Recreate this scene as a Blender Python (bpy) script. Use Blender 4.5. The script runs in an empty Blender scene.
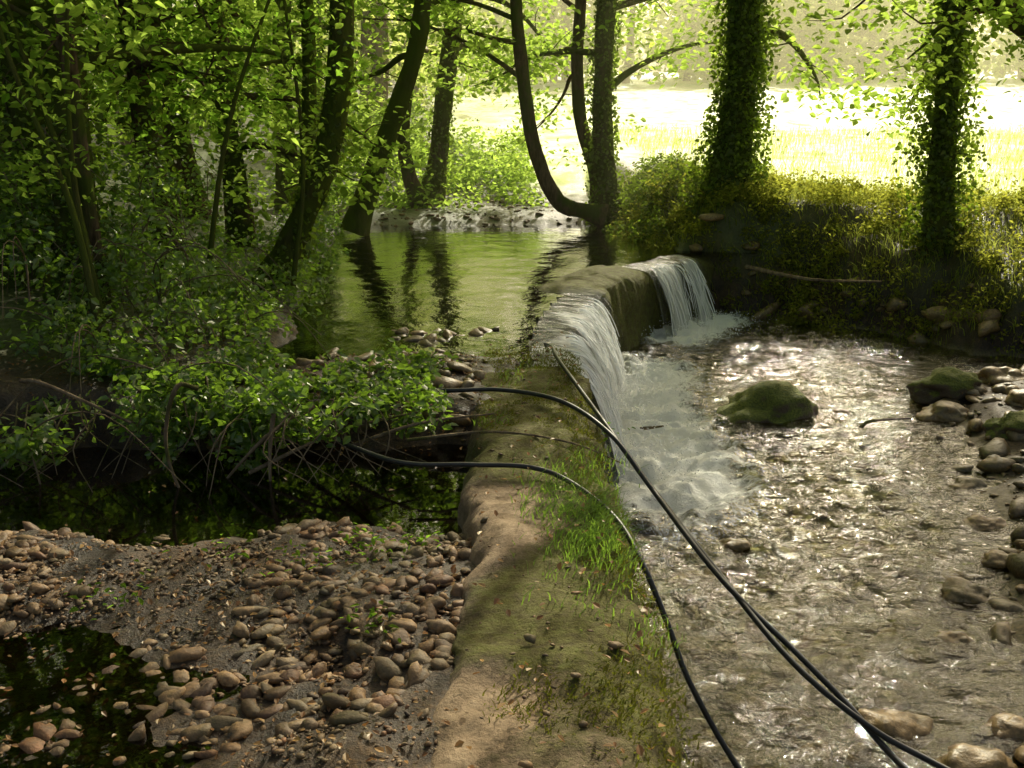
import bpy, math
import numpy as np
from mathutils import Vector
import bmesh
rng=np.random.default_rng(7)
scene=bpy.context.scene
# ------------------------------------------------------------------ utils
def _hash(ix,iy,iz,seed):
    n=(ix*73856093)^(iy*19349663)^(iz*83492791)^(seed*26544357)
    n=n&0x7fffffff
    n=(n*1103515245+12345)&0x7fffffff
    n=(n>>13)^n
    n=(n*((n*n*15731+789221)&0x7fffffff)+1376312589)&0x7fffffff
    return n/float(0x7fffffff)*2-1
def vnoise(x,y,z=0.0,seed=1):
    x=np.asarray(x,float);y=np.asarray(y,float);z=np.zeros_like(x)+z
    xi=np.floor(x).astype(np.int64);yi=np.floor(y).astype(np.int64);zi=np.floor(z).astype(np.int64)
    fx=x-xi;fy=y-yi;fz=z-zi
    fx=fx*fx*(3-2*fx);fy=fy*fy*(3-2*fy);fz=fz*fz*(3-2*fz)
    r=0
    for dx in (0,1):
        for dy in (0,1):
            for dz in (0,1):
                w=(fx if dx else 1-fx)*(fy if dy else 1-fy)*(fz if dz else 1-fz)
                r=r+w*_hash(xi+dx,yi+dy,zi+dz,seed)
    return r
def fbm(x,y,z=0.0,o=4,seed=1):
    r=0;a=.5;f=1.0
    for i in range(o):
        r=r+a*vnoise(np.asarray(x)*f,np.asarray(y)*f,np.asarray(z)*f,seed+i*17);a*=.5;f*=2.03
    return r
def ss(a,b,x):
    t=np.clip((x-a)/(b-a),0,1);return t*t*(3-2*t)
def make_mesh(name,V,F,mat,smooth=True,parent=None,link=True):
    V=np.asarray(V,np.float32);F=np.asarray(F,np.int32)
    me=bpy.data.meshes.new(name)
    me.vertices.add(len(V));me.vertices.foreach_set("co",V.ravel())
    k=F.shape[1]
    me.loops.add(F.size);me.loops.foreach_set("vertex_index",F.ravel())
    me.polygons.add(len(F));me.polygons.foreach_set("loop_start",np.arange(0,F.size,k,dtype=np.int32))
    try: me.polygons.foreach_set("loop_total",np.full(len(F),k,np.int32))
    except Exception: pass
    me.polygons.foreach_set("use_smooth",np.full(len(F),smooth))
    me.update(calc_edges=True);me.validate()
    if mat: me.materials.append(mat)
    ob=bpy.data.objects.new(name,me);scene.collection.objects.link(ob)
    if parent: ob.parent=parent
    return ob
def empty(name):
    e=bpy.data.objects.new(name,None);scene.collection.objects.link(e);e.empty_display_size=.2;return e
def add_attr(ob,name,vals):
    a=ob.data.attributes.new(name,'FLOAT','POINT');a.data.foreach_set("value",np.asarray(vals,np.float32))
def grid_faces(nu,nv,mask=None):
    i=np.arange((nu-1)*(nv-1));a=i//(nv-1);b=i%(nv-1)
    p=a*nv+b
    F=np.stack([p,p+nv,p+nv+1,p+1],1)
    if mask is not None: F=F[mask.ravel()]
    return F
def catmull(P,n):
    P=np.asarray(P,float);P=np.vstack([2*P[0]-P[1],P,2*P[-1]-P[-2]])
    out=[]
    for i in range(1,len(P)-2):
        t=np.linspace(0,1,n,endpoint=False)[:,None]
        p0,p1,p2,p3=P[i-1],P[i],P[i+1],P[i+2]
        out.append(.5*((2*p1)+(-p0+p2)*t+(2*p0-5*p1+4*p2-p3)*t**2+(-p0+3*p1-3*p2+p3)*t**3))
    out.append(P[-2][None]);return np.vstack(out)
class Acc:
    def __init__(s): s.V=[];s.F=[];s.n=0
    def add(s,V,F): s.V.append(V);s.F.append(F+s.n);s.n+=len(V)
    def obj(s,name,mat,smooth=True,parent=None):
        return make_mesh(name,np.vstack(s.V),np.vstack(s.F),mat,smooth,parent)
def tube(acc,pts,rad,sides=8,n=5,rough=0.0,seed=1):
    A=np.column_stack([np.asarray(pts,float),np.asarray(rad,float)])
    A=catmull(A,n) if n>1 else A
    P=A[:,:3];R=np.maximum(A[:,3],.001)
    T=np.gradient(P,axis=0);T/=np.linalg.norm(T,axis=1)[:,None]+1e-9
    if abs(T[:,2]).mean()>.6: ref=np.tile(np.array([[1.,0,0]]),(len(T),1))
    else: ref=np.tile(np.array([[0,0,1.]]),(len(T),1))+1e-3
    U=np.cross(T,ref);U/=np.linalg.norm(U,axis=1)[:,None]+1e-9
    W=np.cross(T,U)
    th=np.linspace(0,2*np.pi,sides,endpoint=False)
    rr=R[:,None]*np.ones(sides)[None]
    if rough>0:
        L=np.arange(len(P))[:,None]*.35+0*th[None]
        rr=rr*(1+rough*fbm(np.cos(th)[None]*2.2+0*L,np.sin(th)[None]*2.2+0*L,L,3,seed))
    V=P[:,None]+rr[...,None]*(np.cos(th)[None,:,None]*U[:,None]+np.sin(th)[None,:,None]*W[:,None])
    nr=len(P);V=V.reshape(-1,3)
    i,j=np.meshgrid(np.arange(nr-1),np.arange(sides),indexing='ij');j2=(j+1)%sides
    F=np.stack([i*sides+j,(i+1)*sides+j,(i+1)*sides+j2,i*sides+j2],-1).reshape(-1,4)
    acc.add(V,F)
    return P
LT=np.array([[0,0,0],[.5,.32,.10],[.36,.70,.06],[0,1,-.06],[-.36,.70,.06],[-.5,.32,.10]],float)
LF=np.array([[0,1,2,3],[0,3,4,5]])
def leaves(acc,C,size,flat=.6,aspect=.62,droop=0.25,r=None):
    n=len(C)
    size=np.asarray(size)*np.ones(n)*rng.uniform(.55,1.3,n)
    az=rng.uniform(0,2*np.pi,n)
    d=np.stack([np.cos(az),np.sin(az),rng.normal(-droop,.45,n)],1);d/=np.linalg.norm(d,axis=1)[:,None]
    up=np.stack([rng.normal(0,1,n)*(1-flat),rng.normal(0,1,n)*(1-flat),np.ones(n)*flat+rng.normal(0,.15,n)],1)
    nn=up-(up*d).sum(1)[:,None]*d;nn/=np.linalg.norm(nn,axis=1)[:,None]+1e-9
    sd=np.cross(d,nn)
    V=C[:,None]+size[:,None,None]*(LT[None,:,0:1]*aspect*sd[:,None]+LT[None,:,1:2]*d[:,None]+LT[None,:,2:3]*nn[:,None])
    F=(np.arange(n)[:,None,None]*6+LF[None]).reshape(-1,4)
    acc.add(V.reshape(-1,3),F)
def clumps(centers,rad,per,flat=.6):
    centers=np.asarray(centers,float);k=len(centers)
    rad=np.asarray(rad)*np.ones(k)
    g=rng.normal(0,1,(k,per,3));g/=np.linalg.norm(g,axis=2)[...,None]
    g*=rng.uniform(0.15,1,(k,per,1))**.5
    g[...,2]*=flat
    return (centers[:,None]+g*rad[:,None,None]).reshape(-1,3)
def blades(acc,B,length,width,lean,spread=.5):
    n=len(B);L=length*rng.uniform(.4,1.4,n)
    az=rng.uniform(0,2*np.pi,n)
    d=np.stack([np.cos(az),np.sin(az),0*az],1)*spread+np.asarray(lean)[None]
    side=np.stack([-np.sin(az+.6),np.cos(az+.6),0*az],1)
    pts=[]
    for t in (0,.4,.75,1.0):
        pts.append(B+L[:,None]*(np.array([0,0,1])[None]*(t-.35*t*t)+d*(t*t)*.8))
    W=[1,.85,.5,.05];V=[]
    for p,w in zip(pts,W):
        V.append(p-side*width*w*.5);V.append(p+side*width*w*.5)
    V=np.stack(V,1).reshape(-1,3)
    f=np.array([[0,1,3,2],[2,3,5,4],[4,5,7,6]])
    F=(np.arange(n)[:,None,None]*8+f[None]).reshape(-1,4)
    acc.add(V,F)
# ------------------------------------------------------------------ materials
def newmat(name):
    m=bpy.data.materials.new(name);m.use_nodes=True;nt=m.node_tree;nt.nodes.clear()
    o=nt.nodes.new('ShaderNodeOutputMaterial');return m,nt,o
def N(nt,t,**k):
    n=nt.nodes.new(t)
    for a,b in k.items(): setattr(n,a,b)
    return n
def ramp(nt,stops,interp='LINEAR'):
    r=nt.nodes.new('ShaderNodeValToRGB');cr=r.color_ramp;cr.interpolation=interp
    while len(cr.elements)<len(stops): cr.elements.new(.5)
    for e,(p,c) in zip(cr.elements,stops):
        e.position=p;e.color=(*c,1) if len(c)==3 else c
    return r
def noise(nt,scale,detail=4,rough=.6,vec=None,dist=0):
    n=N(nt,'ShaderNodeTexNoise');n.inputs['Scale'].default_value=scale;n.inputs['Detail'].default_value=detail
    n.inputs['Roughness'].default_value=rough;n.inputs['Distortion'].default_value=dist
    if vec is not None: nt.links.new(vec,n.inputs['Vector'])
    return n
def mixc(nt,f,a,b,mode='MIX'):
    m=nt.nodes.new('ShaderNodeMix');m.data_type='RGBA';m.blend_type=mode
    for s,v in ((0,f),(6,a),(7,b)):
        if hasattr(v,'is_output'): nt.links.new(v,m.inputs[s])
        else: m.inputs[s].default_value=(*v,1) if isinstance(v,tuple) and len(v)==3 else v
    return m.outputs[2]
def math_(nt,op,a,b=None,c=None,clamp=False):
    m=nt.nodes.new('ShaderNodeMath');m.operation=op;m.use_clamp=clamp
    for i,v in enumerate((a,b,c)):
        if v is None: continue
        if hasattr(v,'is_output'): nt.links.new(v,m.inputs[i])
        else: m.inputs[i].default_value=v
    return m.outputs[0]
def leafmat(name,cols,trans,tmix=.5,gloss=0):
    m,nt,o=newmat(name)
    g=N(nt,'ShaderNodeNewGeometry')
    r=ramp(nt,[(i/(len(cols)-1),c) for i,c in enumerate(cols)])
    nt.links.new(g.outputs['Random Per Island'],r.inputs[0])
    d=N(nt,'ShaderNodeBsdfDiffuse');nt.links.new(r.outputs[0],d.inputs[0])
    t=N(nt,'ShaderNodeBsdfTranslucent')
    rt=ramp(nt,[(0,tuple(v*.6 for v in trans)),(1,tuple(min(1,v*1.25) for v in trans))]);fr=math_(nt,'FRACT',math_(nt,'MULTIPLY',g.outputs['Random Per Island'],7.31))
    nt.links.new(fr,rt.inputs[0]);nt.links.new(rt.outputs[0],t.inputs[0])
    mx=N(nt,'ShaderNodeMixShader');mx.inputs[0].default_value=tmix
    nt.links.new(d.outputs[0],mx.inputs[1]);nt.links.new(t.outputs[0],mx.inputs[2])
    out=mx.outputs[0]
    if gloss:
        gl=N(nt,'ShaderNodeBsdfGlossy');gl.inputs['Roughness'].default_value=.38;gl.inputs[0].default_value=(1,1,.9,1)
        m2=N(nt,'ShaderNodeMixShader');m2.inputs[0].default_value=gloss
        nt.links.new(mx.outputs[0],m2.inputs[1]);nt.links.new(gl.outputs[0],m2.inputs[2]);out=m2.outputs[0]
    nt.links.new(out,o.inputs[0]);return m
M_leaf=leafmat('leaf_green',[(.045,.085,.013),(.07,.125,.018),(.09,.15,.023)],(.38,.68,.06),.55)
M_leafL=leafmat('leaf_bright',[(.08,.14,.02),(.11,.18,.025),(.14,.2,.03)],(.58,.86,.12),.62)
M_leafF=leafmat('leaf_far_hazed',[(.10,.16,.03),(.13,.19,.04)],(.72,.92,.22),.65)  # leaf tones brightened so the colour itself carries a hazy glow
M_leafD=leafmat('leaf_bramble',[(.03,.068,.010),(.05,.105,.015),(.08,.14,.02),(.12,.13,.028)],(.36,.60,.05),.45,.06)
M_ivy=leafmat('ivy_leaf',[(.035,.055,.01),(.055,.08,.012),(.08,.10,.018)],(.32,.48,.035),.45,.03)
M_under=leafmat('undergrowth_leaf',[(.08,.095,.02),(.11,.13,.025),(.15,.125,.035),(.07,.12,.02)],(.56,.60,.08),.55)
M_mosst=leafmat('moss_strands',[(.09,.075,.016),(.12,.12,.02),(.15,.16,.025),(.09,.13,.02)],(.3,.32,.04),.35)
M_dead=leafmat('dead_leaf',[(.16,.07,.025),(.27,.13,.045),(.36,.22,.08),(.12,.055,.022)],(.3,.15,.05),.25,.04)
M_grass=leafmat('grass_blade',[(.06,.12,.018),(.09,.17,.022),(.13,.19,.035)],(.34,.56,.06),.45,.03)
M_bgrass=leafmat('bank_grass_blade',[(.09,.12,.03),(.12,.17,.03),(.20,.18,.06)],(.56,.64,.12),.55)

def bark(name,c1,c2,mossc,mossamt):
    m,nt,o=newmat(name)
    tc=N(nt,'ShaderNodeTexCoord');mp=N(nt,'ShaderNodeMapping');mp.inputs['Scale'].default_value=(1,1,.25)
    nt.links.new(tc.outputs['Object'],mp.inputs[0])
    n=noise(nt,22,4,.65,mp.outputs[0]);r=ramp(nt,[(.3,c1),(.7,c2)]);nt.links.new(n.outputs[0],r.inputs[0])
    n2=noise(nt,2.5,3,.6,tc.outputs['Object']);mr=ramp(nt,[(.5-mossamt,(0,0,0)),(.62-mossamt*.5,(1,1,1))]);nt.links.new(n2.outputs[0],mr.inputs[0])
    col=mixc(nt,mr.outputs[0],r.outputs[0],mossc)
    b=N(nt,'ShaderNodeBsdfDiffuse');nt.links.new(col,b.inputs[0])
    bp=N(nt,'ShaderNodeBump');bp.inputs['Strength'].default_value=.8;bp.inputs['Distance'].default_value=.03
    nt.links.new(n.outputs[0],bp.inputs['Height']);nt.links.new(bp.outputs[0],b.inputs['Normal'])
    nt.links.new(b.outputs[0],o.inputs[0]);return m
M_bark=bark('bark_brown',(.05,.036,.022),(.17,.12,.075),(.07,.09,.02),.06)
M_barkG=bark('bark_mossy',(.045,.042,.018),(.14,.12,.05),(.09,.11,.022),.2)
M_twig=bark('twig',(.10,.07,.045),(.28,.22,.14),(.08,.08,.03),-.05)

def stone_mat(name,cols,wet=.35):
    m,nt,o=newmat(name)
    g=N(nt,'ShaderNodeNewGeometry');r=ramp(nt,[(i/(len(cols)-1),c) for i,c in enumerate(cols)])
    nt.links.new(g.outputs['Random Per Island'],r.inputs[0])
    tc=N(nt,'ShaderNodeTexCoord');n=noise(nt,40,4,.65,tc.outputs['Object'])
    rr=ramp(nt,[(.3,(.45,.43,.4)),(.7,(1.4,1.35,1.25))]);nt.links.new(n.outputs[0],rr.inputs[0])
    col=mixc(nt,1.0,r.outputs[0],rr.outputs[0],'MULTIPLY')
    n2=noise(nt,3.2,4,.6,tc.outputs['Object']);mr=ramp(nt,[(.48,(0,0,0)),(.64,(1,1,1))]);nt.links.new(n2.outputs[0],mr.inputs[0])
    mf=math_(nt,'MULTIPLY',mr.outputs[0],.65)
    col=mixc(nt,mf,col,(.075,.066,.02))
    b=N(nt,'ShaderNodeBsdfPrincipled');nt.links.new(col,b.inputs['Base Color'])
    b.inputs['Roughness'].default_value=wet
    bp=N(nt,'ShaderNodeBump');bp.inputs['Strength'].default_value=.6;bp.inputs['Distance'].default_value=.01
    nt.links.new(n.outputs[0],bp.inputs['Height']);nt.links.new(bp.outputs[0],b.inputs['Normal'])
    nt.links.new(b.outputs[0],o.inputs[0]);return m
M_stone=stone_mat('pebble_dry',[(.10,.058,.028),(.25,.15,.07),(.17,.115,.065),(.34,.22,.11),(.12,.066,.03),(.24,.18,.105),(.22,.105,.045),(.07,.05,.035),(.19,.11,.05)],.65)
M_stoneW=stone_mat('pebble_wet',[(.11,.076,.032),(.24,.165,.075),(.16,.122,.062),(.30,.205,.09),(.14,.086,.04)],.4)

def mossrock():
    m,nt,o=newmat('mossy_rock')
    tc=N(nt,'ShaderNodeTexCoord');n=noise(nt,4,5,.6,tc.outputs['Object']);n2=noise(nt,60,4,.7,tc.outputs['Object'])
    g=N(nt,'ShaderNodeNewGeometry');sx=N(nt,'ShaderNodeSeparateXYZ');nt.links.new(g.outputs['Normal'],sx.inputs[0])
    f=math_(nt,'MULTIPLY_ADD',sx.outputs[2],.45,n.outputs[0]);r=ramp(nt,[(.52,(0,0,0)),(.68,(1,1,1))]);nt.links.new(f,r.inputs[0])
    mc=ramp(nt,[(.3,(.06,.075,.01)),(.7,(.20,.22,.025))]);nt.links.new(n2.outputs[0],mc.inputs[0])
    col=mixc(nt,r.outputs[0],(.11,.08,.045),mc.outputs[0])
    b=N(nt,'ShaderNodeBsdfPrincipled');nt.links.new(col,b.inputs['Base Color']);b.inputs['Roughness'].default_value=.75
    bp=N(nt,'ShaderNodeBump');bp.inputs['Strength'].default_value=.9;bp.inputs['Distance'].default_value=.02
    nt.links.new(n2.outputs[0],bp.inputs['Height']);nt.links.new(bp.outputs[0],b.inputs['Normal'])
    nt.links.new(b.outputs[0],o.inputs[0]);return m
M_moss=mossrock()

def ground_mat():
    m,nt,o=newmat('river_ground')
    tc=N(nt,'ShaderNodeTexCoord');P=tc.outputs['Object']
    n=noise(nt,9,7,.75,P);r=ramp(nt,[(.32,(.020,.012,.006)),(.55,(.075,.048,.022)),(.75,(.17,.11,.055))]);nt.links.new(n.outputs[0],r.inputs[0])
    nl=noise(nt,1.7,4,.6,P);lr=ramp(nt,[(.40,(.40,.37,.34)),(.64,(1.2,1.12,1.0))]);nt.links.new(nl.outputs[0],lr.inputs[0])
    nf=noise(nt,55,4,.7,P);vr=ramp(nt,[(.35,(.5,.5,.5)),(.65,(1.5,1.45,1.35))]);nt.links.new(nf.outputs[0],vr.inputs[0])
    col=mixc(nt,1.0,r.outputs[0],vr.outputs[0],'MULTIPLY');col=mixc(nt,1.0,col,lr.outputs[0],'MULTIPLY')
    sp=N(nt,'ShaderNodeSeparateXYZ');nt.links.new(P,sp.inputs[0])
    am=N(nt,'ShaderNodeAttribute',attribute_name='meadow');ag=N(nt,'ShaderNodeAttribute',attribute_name='grass')
    # submerged lower river bed: brighter olive gravel
    bz=ramp(nt,[(0,(1,1,1)),(1,(0,0,0))]);mr0=N(nt,'ShaderNodeMapRange');mr0.inputs['From Min'].default_value=-.88;mr0.inputs['From Max'].default_value=-.78;nt.links.new(sp.outputs[2],mr0.inputs['Value']);nt.links.new(mr0.outputs[0],bz.inputs[0])
    bc=ramp(nt,[(.35,(.07,.06,.022)),(.65,(.24,.20,.085))]);nt.links.new(nf.outputs[0],bc.inputs[0])
    col=mixc(nt,bz.outputs[0],col,bc.outputs[0])
    n3=noise(nt,3,5,.7,P);gr=ramp(nt,[(.3,(.05,.075,.015)),(.7,(.12,.15,.035))]);nt.links.new(n3.outputs[0],gr.inputs[0])
    col=mixc(nt,ag.outputs['Fac'],col,gr.outputs[0])
    n5=noise(nt,.35,7,.75,P);mr=ramp(nt,[(.35,(.46,.64,.10)),(.62,(.86,.90,.40))]);nt.links.new(n5.outputs[0],mr.inputs[0])  # meadow colour lifted above real grass to imitate overexposed sunlight
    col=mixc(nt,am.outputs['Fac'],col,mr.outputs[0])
    b=N(nt,'ShaderNodeBsdfPrincipled');nt.links.new(col,b.inputs['Base Color'])
    rg=ramp(nt,[(.40,(.3,.3,.3)),(.64,(.8,.8,.8))]);nt.links.new(nl.outputs[0],rg.inputs[0]);nt.links.new(rg.outputs[0],b.inputs['Roughness'])
    bp=N(nt,'ShaderNodeBump');bp.inputs['Strength'].default_value=.9;bp.inputs['Distance'].default_value=.03
    hh=math_(nt,'MULTIPLY_ADD',nf.outputs[0],.35,n.outputs[0])
    nt.links.new(hh,bp.inputs['Height']);nt.links.new(bp.outputs[0],b.inputs['Normal'])
    nt.links.new(b.outputs[0],o.inputs[0]);return m
M_ground=ground_mat()

def wall_mat():
    m,nt,o=newmat('mossy_concrete')
    tc=N(nt,'ShaderNodeTexCoord');P=tc.outputs['Object']
    n=noise(nt,7,8,.72,P);r=ramp(nt,[(.3,(.10,.070,.038)),(.5,(.25,.175,.10)),(.72,(.44,.33,.21))]);nt.links.new(n.outputs[0],r.inputs[0])
    nb=noise(nt,1.6,5,.65,P);am=N(nt,'ShaderNodeAttribute',attribute_name='moss')
    f=math_(nt,'MULTIPLY_ADD',nb.outputs[0],.9,math_(nt,'SUBTRACT',am.outputs['Fac'],.45))
    nf=noise(nt,35,6,.75,P);f=math_(nt,'MULTIPLY_ADD',nf.outputs[0],.35,f)
    fr=ramp(nt,[(.46,(0,0,0)),(.64,(1,1,1))]);nt.links.new(f,fr.inputs[0])
    mc=ramp(nt,[(.25,(.06,.045,.014)),(.42,(.13,.11,.022)),(.58,(.18,.18,.03)),(.8,(.14,.20,.03))]);
    nm=noise(nt,16,8,.75,P);nt.links.new(nm.outputs[0],mc.inputs[0])
    col=mixc(nt,fr.outputs[0],r.outputs[0],mc.outputs[0])
    aw=N(nt,'ShaderNodeAttribute',attribute_name='wet')
    col=mixc(nt,aw.outputs['Fac'],col,(.040,.055,.010))
    b=N(nt,'ShaderNodeBsdfPrincipled');nt.links.new(col,b.inputs['Base Color'])
    rg=math_(nt,'MULTIPLY_ADD',aw.outputs['Fac'],-.5,.85);nt.links.new(rg,b.inputs['Roughness'])
    hh=math_(nt,'ADD',n.outputs[0],math_(nt,'MULTIPLY',math_(nt,'MULTIPLY',fr.outputs[0],nf.outputs[0]),1.6))
    bp=N(nt,'ShaderNodeBump');bp.inputs['Strength'].default_value=1;bp.inputs['Distance'].default_value=.03
    nt.links.new(hh,bp.inputs['Height']);nt.links.new(bp.outputs[0],b.inputs['Normal'])
    nt.links.new(b.outputs[0],o.inputs[0]);return m
M_wall=wall_mat()

def water_mat(name,tint,scale,strength,rough,foam=False,stretch=(1,1,1),ior=1.36,bd=.05):
    m,nt,o=newmat(name)
    tc=N(nt,'ShaderNodeTexCoord');mp=N(nt,'ShaderNodeMapping');mp.inputs['Scale'].default_value=stretch
    nt.links.new(tc.outputs['Object'],mp.inputs[0]);P=mp.outputs[0]
    n=noise(nt,scale,4,.55,P,.3)
    bp=N(nt,'ShaderNodeBump');bp.inputs['Strength'].default_value=strength;bp.inputs['Distance'].default_value=bd
    nt.links.new(n.outputs[0],bp.inputs['Height'])
    fr=N(nt,'ShaderNodeFresnel');fr.inputs[0].default_value=ior;nt.links.new(bp.outputs[0],fr.inputs['Normal'])
    t=N(nt,'ShaderNodeBsdfTransparent');t.inputs[0].default_value=(*tint,1)
    g=N(nt,'ShaderNodeBsdfGlossy');g.inputs['Roughness'].default_value=rough;g.inputs[0].default_value=(1,1,1,1);nt.links.new(bp.outputs[0],g.inputs['Normal'])
    mx=N(nt,'ShaderNodeMixShader');nt.links.new(fr.outputs[0],mx.inputs[0]);nt.links.new(t.outputs[0],mx.inputs[1]);nt.links.new(g.outputs[0],mx.inputs[2])
    out=mx.outputs[0]
    if foam:
        a=N(nt,'ShaderNodeAttribute',attribute_name='foam');fn=noise(nt,11,8,.85,tc.outputs['Object'],.8)
        f=math_(nt,'ADD',math_(nt,'MULTIPLY',a.outputs['Fac'],1.0),math_(nt,'MULTIPLY',fn.outputs[0],1.25))
        fr2=ramp(nt,[(.93,(0,0,0)),(1.12,(1,1,1))]);fs=math_(nt,'MULTIPLY',f,.8);nt.links.new(fs,fr2.inputs[0])
        fr2.color_ramp.elements[0].position=.93*.8;fr2.color_ramp.elements[1].position=1.14*.8
        d=N(nt,'ShaderNodeBsdfDiffuse');d.inputs[0].default_value=(.97,.97,.92,1)
        fb=N(nt,'ShaderNodeBump');fb.inputs['Strength'].default_value=.8;fb.inputs['Distance'].default_value=.08;nt.links.new(fn.outputs[0],fb.inputs['Height']);nt.links.new(fb.outputs[0],d.inputs['Normal'])
        m3=N(nt,'ShaderNodeMixShader');nt.links.new(fr2.outputs[0],m3.inputs[0]);nt.links.new(out,m3.inputs[1]);nt.links.new(d.outputs[0],m3.inputs[2]);out=m3.outputs[0]
    nt.links.new(out,o.inputs[0]);return m
M_pond=water_mat('pond_water',(.30,.28,.12),5,.20,.02,stretch=(1,.7,1),ior=1.75)
M_pool=water_mat('pool_water',(.70,.70,.42),8,.7,.05,foam=True,stretch=(1,1.7,1),ior=1.34,bd=.05)
M_puddle=water_mat('puddle_water',(.45,.38,.22),4,.03,.02,ior=1.6)

def fall_mat():
    m,nt,o=newmat('falling_water')
    uv=N(nt,'ShaderNodeUVMap');uv.uv_map='UVMap'
    mp=N(nt,'ShaderNodeMapping');mp.inputs['Scale'].default_value=(16,.9,1);nt.links.new(uv.outputs[0],mp.inputs[0])
    n=noise(nt,1.6,7,.75,mp.outputs[0],.2)
    a=N(nt,'ShaderNodeAttribute',attribute_name='flow')
    f=math_(nt,'ADD',n.outputs[0],math_(nt,'SUBTRACT',a.outputs['Fac'],.5))
    r=ramp(nt,[(.42,(0,0,0)),(.60,(1,1,1))]);nt.links.new(f,r.inputs[0])
    bp=N(nt,'ShaderNodeBump');bp.inputs['Strength'].default_value=.9;bp.inputs['Distance'].default_value=.06;nt.links.new(n.outputs[0],bp.inputs['Height'])
    d=N(nt,'ShaderNodeBsdfDiffuse');d.inputs[0].default_value=(.97,.97,.93,1);nt.links.new(bp.outputs[0],d.inputs['Normal'])
    t=N(nt,'ShaderNodeBsdfTranslucent');t.inputs[0].default_value=(.97,.97,.93,1);nt.links.new(bp.outputs[0],t.inputs['Normal'])
    dm=N(nt,'ShaderNodeMixShader');dm.inputs[0].default_value=.4;nt.links.new(d.outputs[0],dm.inputs[1]);nt.links.new(t.outputs[0],dm.inputs[2])
    tr=N(nt,'ShaderNodeBsdfTransparent');tr.inputs[0].default_value=(.8,.8,.72,1)
    gl=N(nt,'ShaderNodeBsdfGlossy');gl.inputs['Roughness'].default_value=.2
    nt.links.new(bp.outputs[0],gl.inputs['Normal'])
    dg=N(nt,'ShaderNodeMixShader');dg.inputs[0].default_value=.2;nt.links.new(dm.outputs[0],dg.inputs[1]);nt.links.new(gl.outputs[0],dg.inputs[2])
    fr=N(nt,'ShaderNodeFresnel');fr.inputs[0].default_value=1.36
    w=N(nt,'ShaderNodeMixShader');nt.links.new(fr.outputs[0],w.inputs[0]);nt.links.new(tr.outputs[0],w.inputs[1]);nt.links.new(gl.outputs[0],w.inputs[2])
    mx=N(nt,'ShaderNodeMixShader');nt.links.new(r.outputs[0],mx.inputs[0]);nt.links.new(w.outputs[0],mx.inputs[1]);nt.links.new(dg.outputs[0],mx.inputs[2])
    nt.links.new(mx.outputs[0],o.inputs[0]);return m
M_fall=fall_mat()
def plain(name,c,rough,spec=.5):
    m,nt,o=newmat(name);b=N(nt,'ShaderNodeBsdfPrincipled');
    tc=N(nt,'ShaderNodeTexCoord');n=noise(nt,14,5,.6,tc.outputs['Object']);r=ramp(nt,[(.35,tuple(v*.7 for v in c)),(.7,tuple(min(1,v*1.8) for v in c))]);nt.links.new(n.outputs[0],r.inputs[0])
    nt.links.new(r.outputs[0],b.inputs['Base Color']);b.inputs['Roughness'].default_value=rough
    nt.links.new(b.outputs[0],o.inputs[0]);return m
M_hose=plain('black_plastic',(.018,.018,.018),.42)

# ------------------------------------------------------------------ layout functions
_WY=np.array([-8,2.2,3.2,4.2,5.8,7.1,8.3,9.6,10.6,11.8,12.9,14.5])
_WX=np.array([.16,.14,.16,.12,.12,.12,.16,.42,.76,1.3,2.05,3.2])
_ty=np.linspace(-8,14.5,900);_tx=np.interp(_ty,_WY,_WX)
_k=np.exp(-np.linspace(-2,2,31)**2);_k/=_k.sum();_tx=np.convolve(np.pad(_tx,15,mode='edge'),_k,'valid')
def xw(y): return np.interp(y,_ty,_tx)
def wn(y):
    d=(xw(y+.05)-xw(y-.05))/.1;l=np.sqrt(1+d*d);return 1/l,-d/l
def crest(y): return -.12*ss(6.5,7.2,y)+.085*ss(9.8,10.1,y)*(1-ss(11.5,11.9,y))
def sbank(x,y): return np.maximum(.68*(x-2.5)+.73*(y-13.2),x-7.8)
def xleft(y): return np.interp(y,[7.0,8.2,10,13,16,19],[-1.5,-1.62,-1.85,-2.15,-2.5,-2.9])
def meadow_z(x,y): return .58+.065*np.maximum(0,np.minimum(y,95)-15)
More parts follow.
